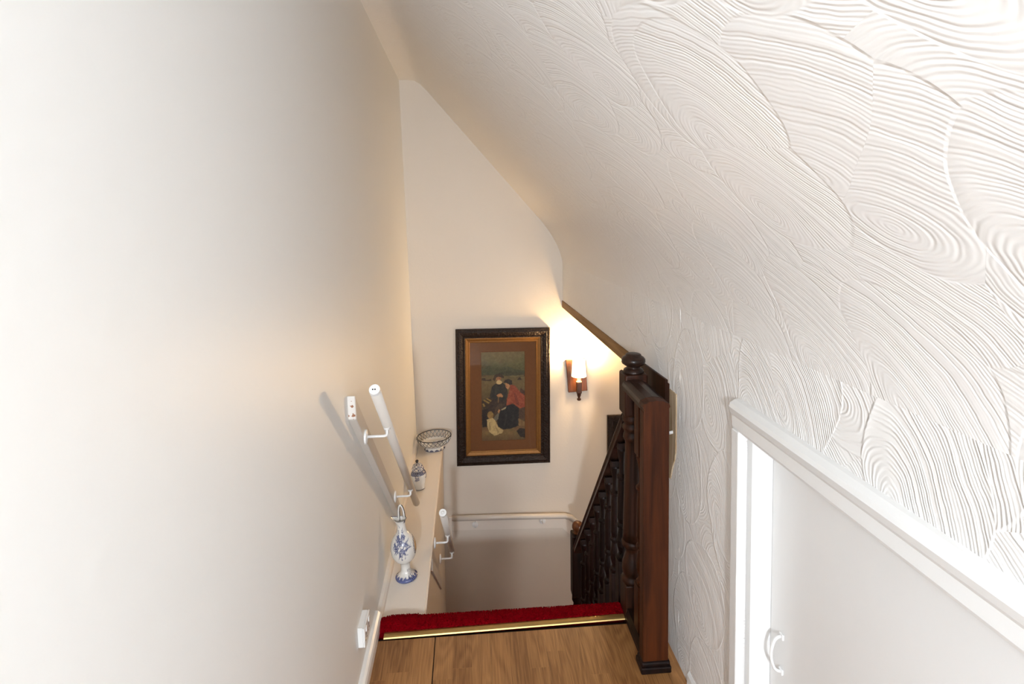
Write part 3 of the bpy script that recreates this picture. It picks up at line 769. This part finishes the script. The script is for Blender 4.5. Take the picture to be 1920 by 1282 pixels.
obj('glass_pane', b, M['glass'], pic)

# second frame, half hidden behind the balustrade
p2 = thing('framed_picture', 'smaller black frame on the back wall, mostly hidden behind the balustrade', 'picture', (1.12, YB-.002, -.06))
for s in ('top', 'bottom', 'left', 'right'): obj('frame_side', mitre_side(BM(), .31, .34, [(0, 0), (0, .02), (.01, .024), (.04, .018), (.045, .01), (.045, 0)], s), M['frame'], p2)
obj('back_board', boxo(-.14, .14, -.004, .002, -.15, .15), M['dark'], p2)

# ------------------------------------------------------------------ wall lamp
sx_, sz_ = .748, .405
sco = thing('wall_sconce', 'lit candle wall lamp with wooden backplate and small white shade', 'wall lamp', (sx_, YB, sz_))
b = boxo(-.067, .067, -.022, -.0005, -.115, .115, bev=.003, mtx=Matrix.Rotation(-.07, 4, 'Y')); obj('backplate', b, M['sconcewood'], sco)
b = BM(); tube(b, [(0.003, -.02, -.05), (.003, -.075, -.05)], .008, 12)
box(b, -.017+.003, .017+.003, -.097, -.063, -.105, -.028, bev=.003)
lathe(b, [(.004, -.158), (.012, -.155), (.0145, -.149), (.012, -.143), (.006, -.139), (.008, -.134), (.013, -.122), (.014, -.112), (.0165, -.104)], 18, .003, -.08)
obj('lamp_stem', b, M['sconcewood'], sco)
b = BM(); lathe(b, [(.019, -.028), (.019, -.024), (.012, -.022), (.0125, 0), (.017, .012), (.017, .02)], 20, .003, -.08); obj('candle_tube', b, M['cream'], sco, True)
b = BM(); lathe(b, [(.050, .012), (.042, .125)], 40, .003, -.08, capb=False, capt=False)
sh = obj('lamp_shade', b, M['shade'], sco, True); md = sh.modifiers.new('t', 'SOLIDIFY'); md.thickness = .0015
b = BM(); lathe(b, [(.006, .02), (.012, .03), (.017, .048), (.013, .066), (.004, .085), (.001, .088)], 18, .003, -.08); bulb = obj('bulb', b, M['shade'], sco, True)
l = bpy.data.lights.new('sconce_glow', 'POINT'); l.energy = SCONCE_POWER; l.color = (1, .65, .31); l.shadow_soft_size = .03
lo = bpy.data.objects.new('sconce_glow', l); C.objects.link(lo); lo.location = (sx_+.003, YB-.08, sz_+.145)

# ------------------------------------------------------------------ wall socket
so = thing('wall_socket', 'white surface mounted socket plate on the left wall near the floor', 'socket', (LX(.2), 1.80, .178))
b = BM(); hexa(b, [(0, -.052, -.040), (.026, -.052, -.040), (.026, .052, -.040), (0, .052, -.040), (-.003, -.052, .040), (.024, -.052, .040), (.024, .052, .040), (-.003, .052, .040)])
bmesh.ops.bevel(b, geom=list(b.edges), offset=.003, segments=2, affect='EDGES'); obj('back_box', b, M['plastic'], so)
obj('face_plate', boxo(.024, .032, -.053, .053, -.039, .039, bev=.003), M['plastic'], so)
for s in (-.026, .026): obj('rocker_switch', boxo(.031, .036, s-.006, s+.006, .012, .030, bev=.001), M['plastic'], so)
b = BM()
for s in (-.026, .026):
    box(b, .0318, .0326, s-.002, s+.002, -.005, .005)
    for q in (-.010, .010): box(b, .0318, .0326, s+q-.003, s+q+.003, -.022, -.018)
ph_ = obj('pin_hole', b, M['dark'], so); ph_['kind'] = 'stuff'

so.scale = (.72, .88, .80)
# ------------------------------------------------------------------ blue and white pottery
WHITE = np.array([.74, .72, .68]); BLUE = np.array([.018, .045, .22]); INK = np.array([.010, .014, .05]); OCHRE = np.array([.50, .26, .05])
def painted_lathe(name, prof, paint, parent, seg=160, sub=6, capb=True):
    """prof refined along its length; paint(theta, s, z, P) -> rgb arrays"""
    pr = [Vector((r, z, 0)) for r, z in prof]; fine = []
    for i in range(len(pr)-1):
        p0 = pr[max(i-1, 0)]; p1, p2_ = pr[i], pr[i+1]; p3 = pr[min(i+2, len(pr)-1)]
        for k in range(sub):
            t = k/sub
            q = .5*((2*p1)+(-p0+p2_)*t+(2*p0-5*p1+4*p2_-p3)*t*t+(-p0+3*p1-3*p2_+p3)*t**3)
            fine.append((max(q.x, .0004), q.y))
    fine.append((pr[-1].x, pr[-1].y))
    n = len(fine); vs2 = []; fs = []
    th = np.linspace(0, 2*PI, seg, endpoint=False)
    for r, z in fine:
        for a in th: vs2.append((r*math.cos(a), r*math.sin(a), z))
    for j in range(n-1):
        for k in range(seg): fs.append((j*seg+k, j*seg+(k+1) % seg, (j+1)*seg+(k+1) % seg, (j+1)*seg+k))
    if capb: fs.append(tuple(range(seg))[::-1])
    me = bpy.data.meshes.new(name); me.from_pydata(vs2, [], fs)
    TH, JJ = np.meshgrid(th, np.arange(n)); Zf = np.array([f_[1] for f_ in fine])[JJ]; Rf = np.array([f_[0] for f_ in fine])[JJ]
    col = paint(TH, Zf, Rf)
    ca = me.color_attributes.new('paint', 'FLOAT_COLOR', 'POINT')
    ca.data.foreach_set('color', np.concatenate([col.reshape(-1, 3), np.ones((n*seg, 1))], 1).ravel().astype(np.float32))
    me.materials.append(M['delft'])
    for p in me.polygons: p.use_smooth = True
    o = bpy.data.objects.new(name, me); C.objects.link(o); o.parent = parent; return o
def lay(col, mask, c): return col*(1-mask[..., None])+c*mask[..., None]
def adiff(a, b): return (a-b+PI) % (2*PI)-PI
def flower(u, v, r, petals=6, rings=True):
    """soft brush flower in a local plane"""
    d = np.hypot(u, v)/r; a = np.arctan2(v, u)
    edge = .82+.18*np.cos(petals*a)
    body = np.clip((edge-d)*6, 0, 1)
    s_ = .5+.5*np.sin(d*15+a*1.0+petals)
    return body*(.45+.55*s_)
def leaves(u, v, cx, cz, n, R, w, seed):
    r_ = random.Random(seed); m_ = np.zeros(u.shape)
    for k in range(n):
        a = r_.uniform(0, 2*PI); rr_ = R*r_.uniform(.75, 1.15); bend = r_.uniform(-1, 1)
        for t in np.linspace(.55, 1, 7):
            px = cx+rr_*t*math.cos(a+bend*(t-.5)); pz = cz+rr_*t*1.25*math.sin(a+bend*(t-.5))
            m_ = np.maximum(m_, np.clip(1.3-np.hypot(u-px, v-pz)/(w*(1.25-t)*2), 0, 1))
    return m_
FRONT = -PI/2   # towards the landing

# ewer
jug = thing('delft_ewer', 'tall blue and white ewer with round floral body at near end of ledge', 'jug', (-.272, 2.33, .0005))
jug.rotation_euler = (.0, math.radians(-4.5), 0)
def paint_jug(T_, Z_, R_):
    c = np.ones(T_.shape+(3,))*WHITE
    dth = adiff(T_, FRONT-.05); u = dth*np.maximum(R_, .03); v = Z_-.150
    on = (Z_ > .07).astype(float)
    m_ = np.zeros(T_.shape)
    for (fx, fz, r) in ((-.002, .022, .017), (-.018, .004, .013), (.016, .014, .014), (.004, -.006, .013), (-.012, .036, .010), (.012, .040, .009), (-.005, -.026, .008), (.020, -.006, .008), (-.028, .016, .008), (.001, -.044, .006)):
        m_ = np.maximum(m_, flower(u-fx, v-fz, r, 5+int(abs(fx)*1000) % 3))
    m_ = np.maximum(m_, leaves(u, v, 0, .008, 26, .040, .0022, 3)*.9)
    m_ = np.maximum(m_, leaves(u, v, -.004, .058, 7, .022, .0018, 5)*.8)
    m_ = np.clip(m_, 0, 1)*on*(np.abs(dth) < 1.15)
    c = lay(c, np.clip(m_*1.25, 0, 1)*.95, BLUE*.7)
    # ochre scene on the right side, framed by ink leaves
    d2 = np.hypot((adiff(T_, .25))*.05, Z_-.135)/.036
    c = lay(c, np.clip((1-d2)*5, 0, 1)*.9, OCHRE)
    n3 = .5+.5*np.sin(T_*34+Z_*300)*np.sin(Z_*420-T_*9)
    c = lay(c, ((d2 > .86) & (d2 < 1.15) & (n3 > .45)).astype(float)*.85, INK)
    # foot: blue rim and leaf scallops
    sc1 = .006+.006*np.abs(np.sin(T_*7))+.004*np.abs(np.sin(T_*16+1))
    c = lay(c, ((Z_ < sc1+.004)).astype(float)*.9, BLUE)
    right = (np.cos(adiff(T_, .1)) > .3) & (Z_ < .045) & (np.sin(T_*30)*np.sin(Z_*300+T_*6) > .1)
    c = lay(c, right.astype(float)*.8, INK*1.5)
    # neck and lip
    c = lay(c, ((Z_ > .2545)).astype(float)*.95, INK)
    c = lay(c, ((Z_ > .240) & (np.cos(adiff(T_, .3)) > .5)).astype(float)*.85, INK*1.6)
    return c
prof = [(.044, 0), (.046, .004), (.045, .010), (.034, .018), (.023, .030), (.0195, .045), (.020, .060), (.026, .071), (.040, .084), (.050, .104), (.0535, .128), (.051, .150), (.042, .172), (.029, .190), (.0215, .200), (.0185, .212), (.0175, .225), (.0185, .240), (.022, .252), (.0245, .257)]
body = painted_lathe('body', prof, paint_jug, jug)
# pull the lip into a spout towards the left and drop the mouth at the right
for v in body.data.vertices:
    if v.co.z > .232:
        k = (v.co.z-.232)/.025; a = math.atan2(v.co.y, v.co.x); s_ = max(0, math.cos(a-PI))**3
        v.co.x -= .016*k*s_; v.co.z += .010*k*s_-.004*k*(1-s_)
b = BM(); lathe(b, [(.022, .253), (.017, .240), (.015, .22), (.004, .215), (.001, .214)], 40, 0, 0, capb=False)
mt = plain('mouth_glaze', (.70, .67, .62, 1), .2); mt.use_backface_culling = False
obj('inner_neck', b, mt, jug, True)
b = BM()
hp = arc((.014, .010, .252), (.015, .012, .290), (.004, .012, .303), 8) + arc((.002, .012, .304), (-.009, .012, .302), (-.009, .014, .236), 10)[1:]
hp = [Vector(p)+Vector((0, .004, 0)) for p in hp]
tube(b, hp, [.0044]*len(hp), 12)
hn = obj('handle', b, plain('handle_glaze', (.74, .72, .68, 1), .16, coat=.5), jug, True)
b = BM(); tube(b, [Vector(p)+Vector((.0032, -.001, .0010)) for p in hp], .0022, 8); tube(b, [Vector(p)+Vector((-.0042, -.001, .001)) for p in hp], .0012, 8); obj('handle_line', b, M['blueblack'], hn, True)

# ginger jar
jar = thing('ginger_jar', 'small lidded blue and white jar standing mid ledge under the handrail end', 'jar', (-.279, 3.12, .0005))
jar.rotation_euler = (0, math.radians(-5), .2)
def paint_jar(T_, Z_, R_):
    c = np.ones(T_.shape+(3,))*WHITE
    n_ = .5+.5*np.sin(T_*22+np.sin(Z_*500)*1.5)*np.sin(Z_*520+T_*5)
    c = lay(c, ((Z_ > .086) & (Z_ < .106)).astype(float)*(.6+.4*n_), BLUE*.5)
    for ct, cz in ((-.35, .072), (-1.9, .068), (1.2, .07), (2.8, .07)):
        u, v = adiff(T_, ct)*.042, Z_-cz
        c = lay(c, np.clip(np.maximum(flower(u, v, .010, 5), leaves(u, v, 0, 0, 9, .015, .0022, int(abs(ct*9)))), 0, 1)*.9, BLUE*.7)
    c = lay(c, (Z_ < .0035).astype(float), INK)
    return c
painted_lathe('body', [(.027, 0), (.028, .003), (.0275, .008), (.030, .02), (.036, .04), (.042, .062), (.0435, .078), (.041, .092), (.034, .102), (.030, .106), (.029, .110)], paint_jar, jar)
def paint_lid(T_, Z_, R_):
    c = np.ones(T_.shape+(3,))*WHITE
    n_ = .5+.5*np.sin(T_*14+np.sin(T_*5)*2)*np.sin(Z_*380+T_*3)
    c = lay(c, (n_ > .5).astype(float)*.9, BLUE*.6)
    c = lay(c, (Z_ < .1115).astype(float), INK)
    return c
lid = painted_lathe('lid', [(.030, .1095), (.0345, .112), (.0345, .116), (.030, .120), (.0285, .128), (.024, .137), (.014, .143), (.006, .146), (.004, .148)], paint_lid, jar)
b = BM(); lathe(b, [(.003, .146), (.005, .149), (.0085, .153), (.0092, .158), (.007, .163), (.001, .166)], 18); obj('lid_knob', b, M['blueblack'], lid, True)

# pierced basket bowl
bowl = thing('lattice_bowl', 'footed white bowl with pierced dark outlined lattice rim at far end of ledge', 'bowl', (-.226, 3.665, .0005))
bowl.rotation_euler = (0, math.radians(-3), 0)
def paint_bowl(T_, Z_, R_):
    c = np.ones(T_.shape+(3,))*WHITE
    n_ = .5+.5*np.sin(T_*26+np.sin(T_*9))*np.sin(Z_*500+T_*4)
    c = lay(c, ((Z_ > .020) & (Z_ < .034)).astype(float)*n_*.8, INK*2)
    c = lay(c, (Z_ < .004+.009*np.abs(np.sin(T_*6))).astype(float)*.9, INK*1.6)
    return c
painted_lathe('body', [(.066, 0), (.068, .003), (.064, .009), (.058, .016), (.057, .021), (.064, .026), (.080, .034), (.092, .044)], paint_bowl, bowl, 120)
def paint_in(T_, Z_, R_):
    c = np.ones(T_.shape+(3,))*WHITE
    u = R_*np.cos(T_)-.018; v = R_*np.sin(T_)-.01
    c = lay(c, np.clip(np.maximum(flower(u, v, .014, 5), leaves(u, v, 0, 0, 14, .034, .003, 8)), 0, 1)*.9, INK*2)
    return c
painted_lathe('inner_surface', [(.0915, .0445), (.078, .037), (.062, .032), (.04, .030), (.02, .0295), (.001, .0295)], paint_in, bowl, 120, capb=False)
bw = BM(); bk = BM(); NL = 24
def bpt(a, t, o_=0): 
    r = .0905+(.020+.004*math.sin(t*PI))*t+o_; return Vector((r*math.cos(a), r*math.sin(a), .043+.040*t))
for k in range(NL):
    a0 = 2*PI*k/NL
    for s in (1, -1):
        ps = [bpt(a0+s*2*PI/NL*1.2*t, t) for t in [i/6 for i in range(7)]]
        tube(bw, ps, .0033, 6)
        tube(bk, [bpt(a0+s*2*PI/NL*1.2*t, t, .0031) for t in [i/6 for i in range(7)]], .0015, 5)
        tube(bk, [bpt(a0+s*2*PI/NL*1.2*t, t, -.0031) for t in [i/6 for i in range(7)]], .0015, 5)
la = obj('lattice', bw, plain('lattice_glaze', (.74, .72, .68, 1), .18, coat=.5), bowl, True); la['kind'] = 'stuff'
lb = obj('lattice_outline', bk, M['blueblack'], la, True); lb['kind'] = 'stuff'
b = BM(); tube(b, [bpt(2*PI*i/72, 1.0)+Vector((0, 0, .0005)) for i in range(73)], .0030, 8); obj('rim', b, M['blueblack'], bowl, True)
